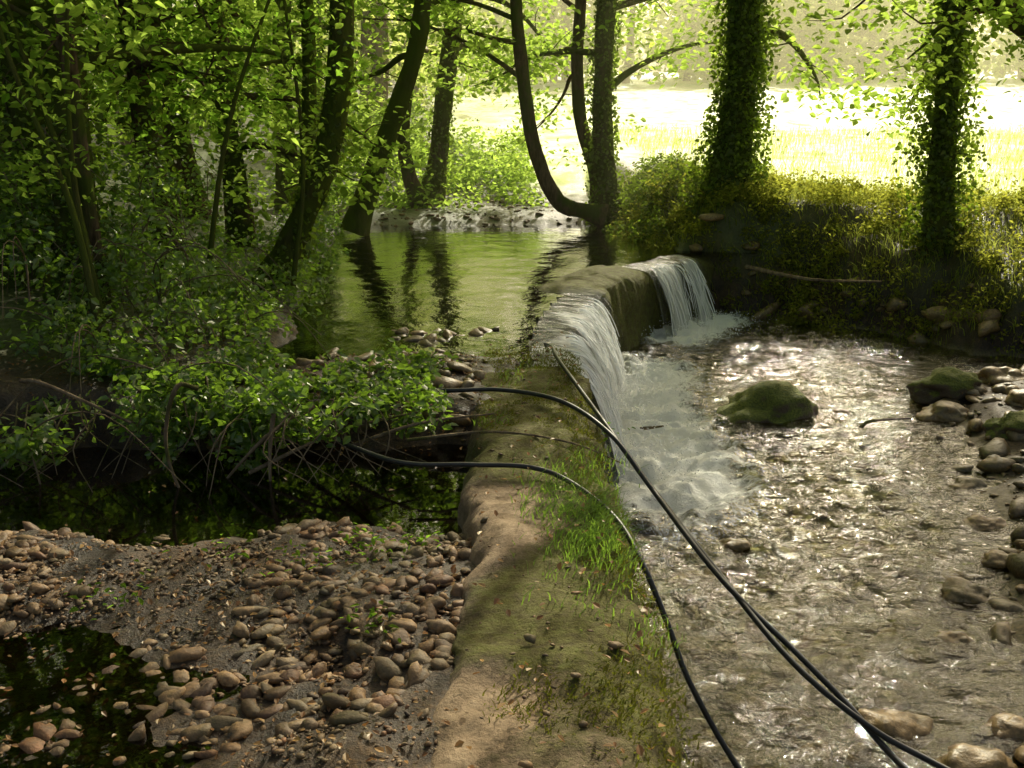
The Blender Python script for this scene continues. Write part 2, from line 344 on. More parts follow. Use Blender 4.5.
def height(x,y):
    x=np.asarray(x,float);y=np.asarray(y,float)
    n1=fbm(x*.6,y*.6,0,4,3);n2=fbm(x*2.4,y*2.4,5,4,9)
    D=x-xw(y);s=sbank(x,y)+.5*n1
    M=meadow_z(x,y)+.15*n1
    xs=np.interp(y,[-5,2,3.4,4.5,6,7,8.5,9.3,10],[1.2,1.5,1.95,2.5,3.2,3.5,3.8,4.4,5.5])
    bar=ss(-.9,1.0,x-xs+.5*n1)*.34*(1-ss(9.0,9.9,y))
    down=-1.04+.05*n1+bar+.06*n2
    down=np.maximum(down,-1.05+(M+1.05)*(.75*ss(-.15,.75,s+.35*n2)+.25*ss(.4,2.2,s+.35*n2)))
    xl=xleft(y)
    bed=-.32+.06*n1
    dl=xl-x+.3*n1
    left=-.32+.36*ss(-.25,.5,dl)+.25*ss(.4,2.2,dl)+.05*np.clip(dl-2,0,20)+.06*n2
    far=-.32+.45*ss(15.6,17.4,y+.6*n1)+(M-.2)*ss(17.5,23,y)
    spit=-.32+(.31+.05*n2)*ss(5.1,5.7,y)*(1-ss(6.9,7.7,y+.4*n1+.5*ss(-.8,-1.6,x)))
    # shallow shelf of stones upstream of the crest
    shelf=-.32+(.215+.06*n2)*(1-ss(8.0,8.8,y+.5*n1))*ss(-1.7,-.9,x)
    spit=np.maximum(spit,np.where(y>5.3,shelf,-9))
    pr=np.interp(y,[12.5,13.5,15,17,19],[2.2,2.05,1.6,1.3,1.2])
    rb=np.where(y>12.4,-.32+(M+.32)*ss(-.15,.9,x-pr+.4*n1),-.32)
    up=np.maximum.reduce([bed,left,far,spit,rb])
    near=-.13+.05*n1+.035*n2-.075*(1-ss(2.7,3.3,y+1.2*n1-.15*(x+1)))*(1-ss(-.7,-.25,x+.6*n2))+.05*ss(-1.1,-.3,x+.3*n1)*(1-ss(3.7,4.1,y))
    near=near-.24*ss(3.85,4.45,y+.7*n1-.08*(x+1.5)+.12*ss(-1.3,-.3,x))
    near=near+.8*ss(-4.5,-7,x)
    w=ss(4.95,5.6,y+.9*n1+.4*n2)
    up=near*(1-w)+up*w
    t=ss(-.08,.08,D)*(1-ss(12.9,13.3,y))
    return up*(1-t)+down*t
# ------------------------------------------------------------------ terrain
gx=np.unique(np.concatenate([np.linspace(-300,-60,8),np.linspace(-60,-8,40),np.linspace(-8,-4,40),np.linspace(-4,6,240),np.linspace(6,12,50),np.linspace(12,60,40),np.linspace(60,300,8)]))
gy=np.unique(np.concatenate([np.linspace(-100,-5,10),np.linspace(-5,1.5,30),np.linspace(1.5,9,200),np.linspace(9,18,130),np.linspace(18,60,90),np.linspace(60,400,24)]))
X,Y=np.meshgrid(gx,gy,indexing='ij')
Z=height(X,Y)
Z=Z+.03*fbm(X*7,Y*7,0,3,61)*(np.abs(X)<7)*(Y<14)
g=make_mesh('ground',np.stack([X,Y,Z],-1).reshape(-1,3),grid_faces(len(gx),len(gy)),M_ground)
nn1=fbm(X*.6,Y*.6,0,4,3)
S=sbank(X,Y)
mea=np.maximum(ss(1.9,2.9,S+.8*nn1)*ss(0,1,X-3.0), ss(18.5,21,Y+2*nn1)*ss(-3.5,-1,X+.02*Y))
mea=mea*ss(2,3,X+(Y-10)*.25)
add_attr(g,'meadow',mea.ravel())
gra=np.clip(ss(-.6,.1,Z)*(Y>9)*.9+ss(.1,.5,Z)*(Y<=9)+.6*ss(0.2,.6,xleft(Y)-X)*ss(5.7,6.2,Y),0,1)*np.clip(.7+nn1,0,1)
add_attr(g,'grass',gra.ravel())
# ------------------------------------------------------------------ weir wall
ny=560;yy=np.concatenate([np.linspace(-6,1.8,40,endpoint=False),np.linspace(1.8,13.9,ny-40)])
prof=[(-.36,-.6),(-.345,-.3),(-.33,-.12),(-.31,-.05),(-.28,-.015),(-.22,0),(-.15,.008),(-.08,.012),(0,.014),(.07,.012),(.14,.006),(.2,-.004),(.25,-.02),(.29,-.05),(.315,-.1),(.325,-.2),(.33,-.35),(.335,-.5),(.34,-.65),(.35,-.8),(.36,-.95),(.37,-1.25)]
pa=np.array(prof);npf=len(pa)
wx,wy_=wn(yy)
wid=1+.08*fbm(yy*.8,0*yy,0,3,5)+.12*ss(4.5,5.5,yy)
off=pa[None,:,0]*wid[:,None];
PX=xw(yy)[:,None]+wx[:,None]*off;PY=yy[:,None]+wy_[:,None]*off
PZ=crest(yy)[:,None]*(np.clip(1+pa[None,:,1]/.6,0,1))+pa[None,:,1]+0*PX
nz=fbm(PX*3,PY*3,PZ*3,4,21);nz2=fbm(PX*11,PY*11,PZ*11,3,22)
PX=PX+wx[:,None]*(.16*nz+.05*nz2)*np.clip(np.abs(pa[None,:,0])/.3,0,1)
dryd=1-.6*ss(6.8,7.4,yy)
PZ=PZ+(.08*nz+.03*nz2)*dryd[:,None]
wl=make_mesh('weir_wall',np.stack([PX,PY,PZ],-1).reshape(-1,3),grid_faces(len(yy),npf)[:,::-1],M_wall)
across=pa[None,:,0]/.33+0*PX
moss=.60+.36*across+.45*ss(4.2,5.0,PY)+.8*(fbm(PX*1.3,PY*1.3,3,3,31))+ .3*ss(0,.3,-PZ)*(across>0)
add_attr(wl,'moss',np.clip(moss,0,1).ravel())
wet=np.clip(ss(6.8,7.3,PY)*(1-.9*ss(9.7,10.1,PY)),0,1)*.8
wet=np.maximum(wet,.75*ss(-.35,-.9,PZ)*(PY<9.5));wet=np.maximum(wet,.6*ss(-.08,-.2,PZ)*(across<0))
add_attr(wl,'wet',wet.ravel())
# ------------------------------------------------------------------ waters
def water_grid(name,x0,x1,nx,y0,y1,ny,z,maskf,mat,amp,fr,seed):
    a=np.linspace(x0,x1,nx);b=np.linspace(y0,y1,ny);X,Y=np.meshgrid(a,b,indexing='ij')
    cx=.25*(X[1:,1:]+X[:-1,1:]+X[1:,:-1]+X[:-1,:-1]);cy=.25*(Y[1:,1:]+Y[:-1,1:]+Y[1:,:-1]+Y[:-1,:-1])
    Zw=z+amp(X,Y)*fbm(X*fr,Y*fr*1.3,seed,4,seed)
    return make_mesh(name,np.stack([X,Y,Zw],-1).reshape(-1,3),grid_faces(nx,ny,maskf(cx,cy)),mat),X,Y
water_grid('upper_river_water',-9,3.2,160,6.4,19,160,-.065,lambda x,y:((x<xw(y)+.02)&(y>7.0))|(y>13.0)|((x<xw(y)-.15)),M_pond,lambda X,Y:.006+0*X,1.6,41)
water_grid('puddle_water',-7,.6,90,-4,5.6,110,-.205,lambda x,y:(x<xw(y)-.1),M_puddle,lambda X,Y:.001+0*X,2,42)
fy=np.concatenate([np.linspace(6.8,9.95,34),np.linspace(11.75,12.8,12)])
fwx,fwy=wn(fy);fbx=xw(fy)+fwx*.68;fby=fy+fwy*.68
def foamd(X,Y):
    d=np.full(X.shape,9.)
    for i,(a,b) in enumerate(zip(fbx,fby)):
        k=1.0 if i<34 else 1.6
        d=np.minimum(d,k*np.sqrt((X-a)**2+(Y-b)**2))
    return d
def pamp(X,Y): return .016+.020*(1+fbm(X*.8,Y*.8,2,2,19)*2.2)+.15*np.exp(-foamd(X,Y)/.8)
wp,X,Y=water_grid('lower_river_water',.0,10,440,-5,14,640,-.85,lambda x,y:(x>xw(y)+.05)&(sbank(x,y)<1.0),M_pool,pamp,5.0,43)
fd=foamd(X,Y)
pl=np.exp(-((X-1.15-.10*(8-Y))/.50)**2)*ss(4.6,7.2,Y)*(1-ss(8.5,9.5,Y))*.32
streak=.10*ss(.05,.4,fbm(X*1.1,Y*.7,3,3,91))
add_attr(wp,'foam',np.clip(1.0*np.exp(-(fd/.62)**1.2)+pl+streak,0,1).ravel())
def ico(s):
    bm=bmesh.new();bmesh.ops.create_icosphere(bm,subdivisions=s,radius=1);a=np.array([v.co[:] for v in bm.verts]);b=np.array([[v.index for v in f.verts] for f in bm.faces]);bm.free();return a,b
TV1,TF1=ico(1);TV2,TF2=ico(2);TV3,TF3=ico(4)
m,nt,o=newmat('spray');d=N(nt,'ShaderNodeBsdfDiffuse');d.inputs[0].default_value=(.97,.97,.95,1);nt.links.new(d.outputs[0],o.inputs[0]);M_spray=m
def fall(name,y0,y1,n,flowf,nst):
    e=empty(name)
    u=np.linspace(y0,y1,n);v=np.linspace(0,1,34)
    U,Vv=np.meshgrid(u,v,indexing='ij')
    def surf(U,Vv,ex=0):
        a,b=wn(U);tau=np.clip((Vv-.28)/.72,0,1)
        off=np.where(Vv<.28,.02+Vv/.28*.31,.33+(.34+.14*fbm(U*2.5,0*U,1,3,18))*tau)+.09*fbm(U*5,Vv*1.2,2,3,8)*(.3+Vv)+ex
        z=np.where(Vv<.28,-.06-.03*(Vv/.28)**2,-.09-.05*tau-.74*tau**1.8)+.025*fbm(U*9,Vv*3,1,3,4)
        return np.stack([xw(U)+a*off,U+b*off,z],-1)
    ob=make_mesh('water_sheet',surf(U,Vv).reshape(-1,3),grid_faces(n,34)[:,::-1],M_fall,True,e)
    uvl=ob.data.uv_layers.new(name='UVMap')
    li=np.zeros(len(ob.data.loops),np.int32);ob.data.loops.foreach_get('vertex_index',li)
    uvv=np.stack([U.ravel(),Vv.ravel()],1)[li];uvl.data.foreach_set('uv',uvv.astype(np.float32).ravel())
    edge=ss(y0,y0+.25,U)*(1-ss(y1-.2,y1,U))
    fl=flowf(U,Vv)*edge-.6*(1-edge)
    add_attr(ob,'flow',fl.ravel())
    st=Acc()
    for k in range(nst):
        u0=rng.uniform(y0+.2,y1-.15);v0=rng.uniform(.22,.8);v1=min(1,v0+rng.uniform(.15,.4))
        vv=np.linspace(v0,v1,6);uu=u0+np.linspace(0,rng.normal(0,.03),6)
        P=surf(uu,vv,.012+rng.uniform(0,.05)*np.linspace(0,1,6));r=rng.uniform(.002,.007)
        tube(st,P,[r*.4,r,r*1.2,r*1.1,r,r*.5],4,2)
    st.obj('water_strands',M_spray,True,e)
fall('waterfall',6.65,10.05,190,lambda U,V:.60+.25*ss(.2,.45,V)+.50*fbm(U*2.6,0*U,0,3,3)-.30*(1-ss(.02,.3,V)),420)
fall('waterfall',11.7,12.95,80,lambda U,V:.40+.2*ss(.2,.5,V)+.5*fbm(U*4,0*U,0,3,3)-.45*(1-ss(.02,.3,V)),80)
n=5200;i=rng.integers(0,len(fy),n)
c=np.stack([fbx[i]+rng.normal(.12,.24,n),fby[i]+rng.normal(0,.18,n),-.84+np.abs(rng.normal(0,.06,n))],1)
r=rng.uniform(.002,.008,n)
V=c[:,None]+r[:,None,None]*TV1[None];F=(np.arange(n)[:,None,None]*len(TV1)+TF1[None]).reshape(-1,3)
make_mesh('water_spray',V.reshape(-1,3),F,M_spray)
# ------------------------------------------------------------------ stones
def stones(name,XY,R,mat,sink=.3,zfun=height,T=(TV2,TF2),flat=(.4,.75),rough=.85,seed=5):
    n=len(XY);TV,TF=T
    z=zfun(XY[:,0],XY[:,1])
    sx=R*rng.uniform(.85,1.7,n);sy=R*rng.uniform(.6,1.05,n);sz=R*rng.uniform(*flat,n)
    az=rng.uniform(0,2*np.pi,n);tl=rng.normal(0,.3,n)
    o=rng.uniform(0,100,(n,1))
    t=TV[None]*(1+rough*fbm(TV[None,:,0]*1.3+o,TV[None,:,1]*1.3+o*.3,TV[None,:,2]*1.3+o*.7,2,seed))[...,None]
    P=t*np.stack([sx,sy,sz],1)[:,None]
    ct,st=np.cos(tl)[:,None],np.sin(tl)[:,None]
    Px=P[...,0]*ct-P[...,2]*st;Pz=P[...,0]*st+P[...,2]*ct;Py=P[...,1]
    c,s=np.cos(az)[:,None],np.sin(az)[:,None]
    Q=np.stack([Px*c-Py*s,Px*s+Py*c,Pz],-1)
    Q+=np.stack([XY[:,0],XY[:,1],z+sz*(1-2*sink)],1)[:,None]
    F=(np.arange(n)[:,None,None]*len(TV)+TF[None]).reshape(-1,3)
    return make_mesh(name,Q.reshape(-1,3),F,mat)
def pick(n,x0,x1,y0,y1,cond):
    out=[];k=0
    while k<n:
        p=np.stack([rng.uniform(x0,x1,n),rng.uniform(y0,y1,n)],1);p=p[cond(p[:,0],p[:,1])];out.append(p);k+=len(p)
    return np.vstack(out)[:n]
def sz(n,a,b,p=3): return a+(b-a)*rng.random(n)**p
p=pick(2300,-3.4,-.16,2.6,4.3,lambda x,y:(fbm(x*1.5,y*1.5,9,3,77)>-.24+.1*rng.random(len(x)))&(x<xw(y)-.26)&(height(x,y)>-.235)&(rng.random(len(x))<np.clip(1.15-.5*np.abs(y-3.6)-.12*np.maximum(0,-x-1.2),.08,1)))
stones('gravel_bank',p,sz(2300,.007,.044,3.2),M_stone,.45)
p=pick(8000,-3.6,-.12,1.9,4.5,lambda x,y:(x<xw(y)-.26)&(height(x,y)>-.22)&(fbm(x*2.1,y*2.1,9,3,79)>-.2+.3*rng.random(len(x))))
stones('gravel_fine',p,sz(8000,.003,.015,2),M_stone,.42,T=(TV1,TF1))
p=pick(350,-3.4,-.25,1.2,3.1,lambda x,y:(fbm(x*1.8,y*1.8,2,3,78)>-.1)&(x<xw(y)-.33))
stones('gravel_scatter',p,sz(350,.006,.028,3),M_stone,.45)
p=pick(520,-1.9,-.15,5.3,8.6,lambda x,y:(x<xw(y)-.3)&(height(x,y)>-.2)&((y<7)|(x>-1.1)))
stones('gravel_spit',p,sz(520,.01,.075,3.2),M_stoneW,.3)
p=pick(2000,1.2,6.5,2.5,9.7,lambda x,y:(height(x,y)>-.92)&(sbank(x,y)<.2))
stones('gravel_bar',p,sz(2000,.010,.10,4),M_stoneW)
p=pick(1500,.55,4.5,2.3,8,lambda x,y:(height(x,y)<=-.9))
stones('riverbed_stones',p,sz(1500,.015,.085,2.4),M_stoneW,.42)
p=pick(400,-3.0,2.2,15.6,18.5,lambda x,y:height(x,y)>-.15)
stones('gravel_shore',p,sz(400,.012,.06,3),M_stone,.45)
p=pick(90,1.5,7.5,9.8,13.4,lambda x,y:(np.abs(sbank(x,y)-.1)<.35))
stones('bank_rocks',p,sz(90,.04,.14,2),M_stoneW)
def boulder(name,x,y,zc,sx,sy,sz_,mat,seed):
    TV=TV3;o=seed*7.3
    f=1+.7*fbm(TV[:,0]*1.3+o,TV[:,1]*1.3+o,TV[:,2]*1.3,3,seed)+.12*fbm(TV[:,0]*6+o,TV[:,1]*6,TV[:,2]*6,3,seed)
    V=TV*f[:,None]*np.array([sx,sy,sz_])+np.array([x,y,zc])
    return make_mesh(name,V,TF3,mat)
boulder('mossy_boulder',2.2,8.3,-.89,.42,.32,.27,M_moss,3)
boulder('mossy_boulder',4.0,7.55,-.74,.22,.18,.13,M_moss,4)
boulder('mossy_boulder',3.95,8.7,-.72,.3,.22,.16,M_moss,6)
for i,(a,b,r) in enumerate([(2.2,4.45,.10),(2.5,4.95,.13),(3.0,5.9,.12),(1.62,3.75,.13),(1.25,3.3,.12),(1.85,3.45,.12),(2.15,3.7,.11),(1.35,5.6,.08),(2.85,5.3,.1),(.72,5.3,.08),(.68,4.75,.06),(3.75,8.2,.17),(4.4,8.1,.18),(4.3,7.4,.16),(4.6,9.0,.2),(1.9,3.15,.11),(3.2,6.6,.1),(2.9,8.4,.08),(1.55,3.15,.1)]):
    boulder('river_rock',a,b,max(-.88,float(height(np.array([a]),np.array([b]))[0])+.02),r*1.2,r*.85,r*.6,M_stoneW,20+i)
# ------------------------------------------------------------------ trees
def tree(name,path,rad,top=9.0,barkm=None,leafm=None,crown=True,ivy=0,ivyr=.12,branchz=2.6,nb=15,per=70,leaf=.12,reach=3.0,bias=(0,0),seed=1,lean=(0,0)):
    e=empty(name);ac=Acc()
    P=[list(p) for p in path];last=np.array(P[-1]);prev=np.array(P[-2])
    R=list(rad)
    d=(last-prev);d=d/np.linalg.norm(d)
    while last[2]<top and crown:
        d=d*.75+np.array([lean[0],lean[1],.6])*.45+rng.normal(0,.10,3)*np.array([1,1,0]);d/=np.linalg.norm(d)
        last=last+d*1.2;P.append(list(last));R.append(max(R[-1]*.82,.03))
    R[0]*=1.35
    C=tube(ac,P,R,14,7,.3,seed)
    rr=np.interp(np.linspace(0,1,len(C)),np.linspace(0,1,len(R)),R)
    lc=Acc();cents=[]
    if crown:
        idx=np.where(C[:,2]>branchz)[0]
        for b in range(nb):
            j=idx[int(len(idx)*((b+.3)/nb)**1.1)%len(idx)]
            az=rng.uniform(0,2*np.pi);ln=reach*rng.uniform(.6,1.15)
            p0=C[j];dirv=np.array([math.cos(az)+bias[0],math.sin(az)+bias[1],rng.uniform(.1,.7)]);dirv/=np.linalg.norm(dirv)
            pts=[p0];q=p0.copy();dv=dirv.copy()
            for t in range(5):
                dv=dv+rng.normal(0,.18,3)+np.array([0,0,-.10]);dv/=np.linalg.norm(dv);q=q+dv*ln/5;pts.append(q.copy())
                if t>0:
                    cents.append(q+rng.normal(0,.2,3));cents.append(q+rng.normal(0,.45,3)*np.array([1,1,.6]))
            r0=min(rr[j]*.45,.07);tube(ac,pts,np.linspace(r0,.006,6),6,3)
            for t in range(3):
                a=pts[2+t];bb=a+rng.normal(0,.5,3)*np.array([1,1,.5]);tube(ac,[a,(a+bb)/2+rng.normal(0,.05,3),bb],[.012,.008,.003],5,2);cents.append(bb)
    ac.obj('trunk_and_branches',barkm or M_bark,True,e)
    if cents:
        leaves(lc,clumps(cents,rng.uniform(.35,.65,len(cents)),per//2,.65),leaf)
        lc.obj('crown_leaves',leafm or M_leaf,False,e)
    if ivy:
        iv=Acc();n=ivy;kk=rng.random(n)*(len(C)-1)*.75
        k0=kk.astype(int);c=C[k0]+(C[np.minimum(k0+1,len(C)-1)]-C[k0])*(kk-k0)[:,None]
        th=rng.uniform(0,2*np.pi,n)
        lump=1+1.5*fbm(np.cos(th)*1.2,np.sin(th)*1.2,c[:,2]*1.4,3,seed+50)
        rad_=rr[k0]+ivyr*lump*rng.uniform(.1,1.5,n)**1.5
        c=c+np.stack([np.cos(th)*rad_,np.sin(th)*rad_,rng.normal(0,.05,n)],1)
        leaves(iv,c,.062,.25,.8,.5)
        iv.obj('ivy',M_ivy,False,e)
    return e
def hz(x,y): return float(height(np.array([x]),np.array([y]))[0])
tree('ivy_clad_tree',[(3.0,14.0,hz(3.,14.)-.2),(3.03,13.95,1.4),(3.08,13.95,2.6),(3.0,13.9,3.8)],[.26,.23,.21,.2],6.5,M_barkG,M_leafL,ivy=11000,ivyr=.13,branchz=2.6,nb=7,per=60,reach=2.4,seed=2,bias=(.1,1.0))
tree('ivy_clad_tree',[(5.15,12.1,hz(5.15,12.1)-.2),(5.08,12.05,1.2),(5.02,12.0,2.2),(5.0,12.0,3.4)],[.16,.14,.13,.12],6,M_barkG,M_leafL,ivy=8000,ivyr=.13,branchz=2.3,nb=8,per=60,reach=2.0,seed=3,bias=(.7,.6))
tree('alder_tree',[(1.62,16.7,hz(1.6,16.7)-.2),(1.5,16.6,1.0),(1.45,16.6,2.2),(1.5,16.6,3.7)],[.2,.18,.16,.15],8,M_barkG,M_leafL,ivy=3500,ivyr=.06,branchz=2.0,nb=11,seed=4)
tree('alder_tree',[(1.5,16.2,0.1),(1.2,16.2,.18),(.75,16.2,.35),(.38,16.2,1.1),(.15,16.2,2.4),(.05,16.2,3.6)],[.15,.13,.12,.11,.10,.09],7,M_bark,M_leafL,branchz=2.2,nb=10,seed=5)
tree('alder_tree',[(1.5,16.9,.3),(1.38,16.9,.8),(1.13,16.9,1.6),(1.05,16.9,2.6),(1.1,16.9,3.8)],[.13,.12,.11,.1,.09],7,M_bark,M_leafL,branchz=2.2,nb=9,seed=6)
tree('alder_tree',[(-1.5,18.2,.0),(-1.32,18.2,.9),(-1.2,18.2,2.0),(-.95,18.2,3.8)],[.2,.17,.16,.15],8,M_barkG,M_leafL,ivy=1500,ivyr=.05,branchz=2.5,nb=11,seed=7)
tree('alder_tree',[(-1.55,17.6,.0),(-1.8,17.6,.8),(-1.85,17.6,1.6),(-1.5,17.6,3.5)],[.14,.12,.11,.10],7,M_bark,M_leafL,branchz=2.5,nb=8,seed=8)
tree('alder_tree',[(-2.35,15.0,.0),(-2.1,15.0,.7),(-1.85,15,1.35),(-1.4,15,2.5),(-1.22,15,3.5)],[.17,.15,.14,.13,.12],7,M_barkG,M_leafL,branchz=2.4,nb=9,seed=9)
tree('alder_tree',[(-2.4,9.5,.0),(-2.1,9.5,.5),(-1.82,9.5,1.07),(-1.6,9.5,1.8),(-1.52,9.5,2.8),(-1.5,9.5,4.),(-1.2,9.6,5.2)],[.14,.13,.12,.12,.11,.10,.09],7.0,M_barkG,M_leafL,ivy=900,ivyr=.04,branchz=3.3,nb=12,reach=3.2,per=70,leaf=.10,seed=10,bias=(.8,.2))
tree('alder_tree',[(-2.3,10.6,.1),(-2.15,10.6,1.0),(-2.05,10.6,2.4),(-2.1,10.6,4.)],[.09,.08,.07,.06],6.5,M_barkG,M_leafL,ivy=900,ivyr=.05,branchz=2.0,nb=9,reach=2.0,leaf=.09,seed=11)
for i,(a,b,r,t) in enumerate([(-3.35,7.6,.17,6),(-3.0,7.2,.06,5),(-4.1,8.2,.2,7),(-3.2,9.4,.12,6),(-4.5,10.5,.18,7),(-3.3,12.3,.14,7),(-5.4,9.0,.17,7),(-4.4,14,.2,7),(-3.8,17,.18,7),(-6.5,13,.2,7),(-3.9,20,.2,7)]):
    z0=hz(a,b)-.2;l=rng.normal(0,.14,2)
    tree('woodland_tree',[(a,b,z0),(a+l[0]*.6,b+l[1]*.6,1.3),(a+l[0],b+l[1],2.6),(a+l[0]*2,b+l[1]*2,3.8)],[r,r*.9,r*.85,r*.8],t,M_bark if i%2 else M_barkG,M_leaf if i in (0,2,3,4,6) else M_leafL,ivy=1200 if i in(0,2,3,5) else 0,ivyr=.06,branchz=1.9 if b<11 else 1.2,nb=11,per=64,reach=2.1,leaf=.08 if b<10 else .12,seed=30+i)
tree('arching_tree',[(6.6,9.2,-.2),(6.2,9.2,1.2),(5.3,9.2,2.0),(4.55,9.25,2.4),(4.0,9.3,2.75),(3.3,9.4,3.1)],[.2,.16,.12,.10,.08,.06],4.8,M_bark,M_leafL,branchz=2.2,nb=15,reach=1.3,leaf=.08,seed=60)
# ------------------------------------------------------------------ left bramble thicket
ac=Acc();st=Acc()
cs=[];rs=[]
k=0
while k<350:
    x=rng.uniform(-6.2,-1.9);y=rng.uniform(5.7,8.8)
    top=np.interp(x,[-6,-4,-2.6,-2.2,-1.9],[2.6,2.3,1.5,.8,.4])*(1+.8*float(fbm(x*.9,y*.9,1,2,88)))
    fr=np.interp(y,[5.5,6.6,8.8],[.22,.55,1.0])
    z=hz(x,y)+rng.random()**.85*top*fr
    if float(fbm(x*1.1,y*1.1,z*1.3,2,99))<-.12: 
        continue
    cs.append((x,y,z));rs.append(rng.uniform(.14,.34));k+=1
for k in range(120):
    x=rng.uniform(-5.5,-.7)
    if math.sin(x*4.1+1)+.5*math.sin(x*9)<-.9: continue
    y=5.2+rng.normal(0,.14)+.15*math.sin(x*3);cs.append((x,y,-.08+rng.random()*.34+.05*math.sin(x*5)));rs.append(rng.uniform(.10,.20))
for k in range(62):
    x=rng.uniform(-2.0,-.4);y=rng.uniform(5.1,6.6);cs.append((x,y,-.01+rng.random()*.12*(1+.6*(-x-.35))));rs.append(rng.uniform(.07,.16))
for k in range(60):   # left shore of the pond
    y=rng.uniform(8.6,16);x=float(xleft(y))-.1-rng.random()*.8;cs.append((x,y,hz(x,y)+rng.random()*.4));rs.append(rng.uniform(.15,.3))
cs=np.array(cs);leaves(ac,clumps(cs,rs,72,.75),.052,.5,.66,.3)
for k in range(210):
    a=cs[rng.integers(0,400)];az=rng.uniform(0,6.28);L=rng.uniform(.4,1.1)
    b=a+np.array([math.cos(az)*L*.5,-abs(math.sin(az))*L*.4,.12]);c=a+np.array([math.cos(az)*L,-abs(math.sin(az))*L*.7,-.25])
    tube(st,[a-np.array([0,0,.3]),a,b,c],[.006,.005,.004,.002],5,4)
for pts in ([(-1.62,4.95,.30),(-1.70,4.88,.33),(-1.76,4.85,.15),(-1.77,4.85,-.05),(-1.70,4.85,-.30)],[(-1.25,5.0,.15),(-1.27,4.95,-.05),(-1.28,4.95,-.3)],[(-2.6,5.1,.3),(-2.4,4.95,.32),(-2.0,5.0,.1)],[(-1.1,5.3,.1),(-1.3,5.0,.02),(-1.6,5.0,-.3)]):
    tube(st,pts,np.linspace(.014,.007,len(pts)),6,5)
for k in range(60):
    x=rng.uniform(-4.5,-.7);y=5.05+rng.normal(0,.1);tube(st,[(x,y+.2,.15),(x+rng.normal(0,.07),y,0),(x+rng.normal(0,.2),y-.08,-.12-.15*rng.random())],[.005,.004,.002],5,4)
e=empty('bramble_thicket');ac.obj('leaves',M_leafD,False,e);st.obj('stems',M_twig,True,e)
for pts in ([(-2.9,7.0,.2),(-3.05,7.0,1.2),(-3.3,7,2.2),(-3.5,7,3.2)],[(-2.75,6.6,.2),(-2.85,6.6,1.4),(-2.7,6.6,3.0)],[(-2.7,6.4,.2),(-2.8,6.4,1.1),(-3.05,6.4,1.9),(-3.2,6.4,2.6)],[(-1.95,8.8,.2),(-1.8,8.8,1.4),(-1.95,8.8,3.2)],[(-2.5,8,.2),(-2.2,8,1.6),(-1.7,8,2.8)]):
    s_=Acc();tube(s_,pts,np.linspace(.026,.01,len(pts)),7,6);e=empty('sapling');s_.obj('stem',M_barkG,True,e)
    lf=Acc();P=np.array(pts);c=P[rng.integers(1,len(P),14)]+rng.normal(0,.28,(14,3));leaves(lf,clumps(c,.25,24,.7),.065);lf.obj('leaves',M_leafL,False,e)
# ------------------------------------------------------------------ right bank undergrowth
ac=Acc()
cs=[];rs=[]
while len(cs)<700:
    x=rng.uniform(1.6,9.5);y=rng.uniform(7,15.6);s=.68*(x-2.5)+.73*(y-13.2)
    if -.05<s<2.4 and fbm(x*1.2,y*1.2,4,2,66)>-.25+.18*(s<.4):
        z=hz(x,y);cs.append((x,y,z+rng.random()*.26*(1 if s>.7 else .8)));rs.append(rng.uniform(.08,.30))
for k in range(110):   # over the weir abutment
    x=rng.uniform(2.1,4.2);y=13.25-.93*(x-2.5)+rng.uniform(-.05,1.0);cs.append((x,y,hz(x,y)+rng.random()*.15));rs.append(rng.uniform(.08,.22))
leaves(ac,clumps(cs,rs,58,.8),.052,.45,.55,.5)
ac.obj('bank_undergrowth',M_under,False)
ac=Acc();p=pick(20000,1.4,10,7,17.5,lambda x,y:(sbank(x,y)>-.05)&(sbank(x,y)<3.6))
blades(ac,np.column_stack([p,height(p[:,0],p[:,1])]),.26,.010,(-.35,-.4,-.1),.7);ac.obj('bank_grass',M_bgrass,False)
ac=Acc();cs=[];rs=[]
for k in range(120):
    x=rng.uniform(1.3,2.9);y=rng.uniform(14.0,17.2)
    pr=np.interp(y,[12.5,13.5,15,17,19],[2.2,2.05,1.6,1.3,1.2])
    if x<pr+.05: continue
    cs.append((x,y,hz(x,y)+rng.random()*.35));rs.append(rng.uniform(.12,.26))
leaves(ac,clumps(cs,rs,80,.8),.06,.45,.6,.4);ac.obj('bank_shrub',M_ivy,False)
ac=Acc();cs=[];rs=[]
for k in range(190):
    x=rng.uniform(-4.5,.3);y=rng.uniform(17.3,24);cs.append((x,y,hz(x,y)+rng.random()**1.5*(1.0 if x<-1.5 else .4)*(.3 if y<18.3 else 1)));rs.append(rng.uniform(.2,.5))
leaves(ac,clumps(cs,rs,75,.8),.10);ac.obj('shore_shrubs',M_leafL,False)
ac=Acc();p=pick(9000,2.5,16,14.5,26,lambda x,y:(sbank(x,y)>2.5))
blades(ac,np.column_stack([p,height(p[:,0],p[:,1])]),.30,.014,(0,0,0),.6);ac.obj('meadow_grass',M_leafF,False)
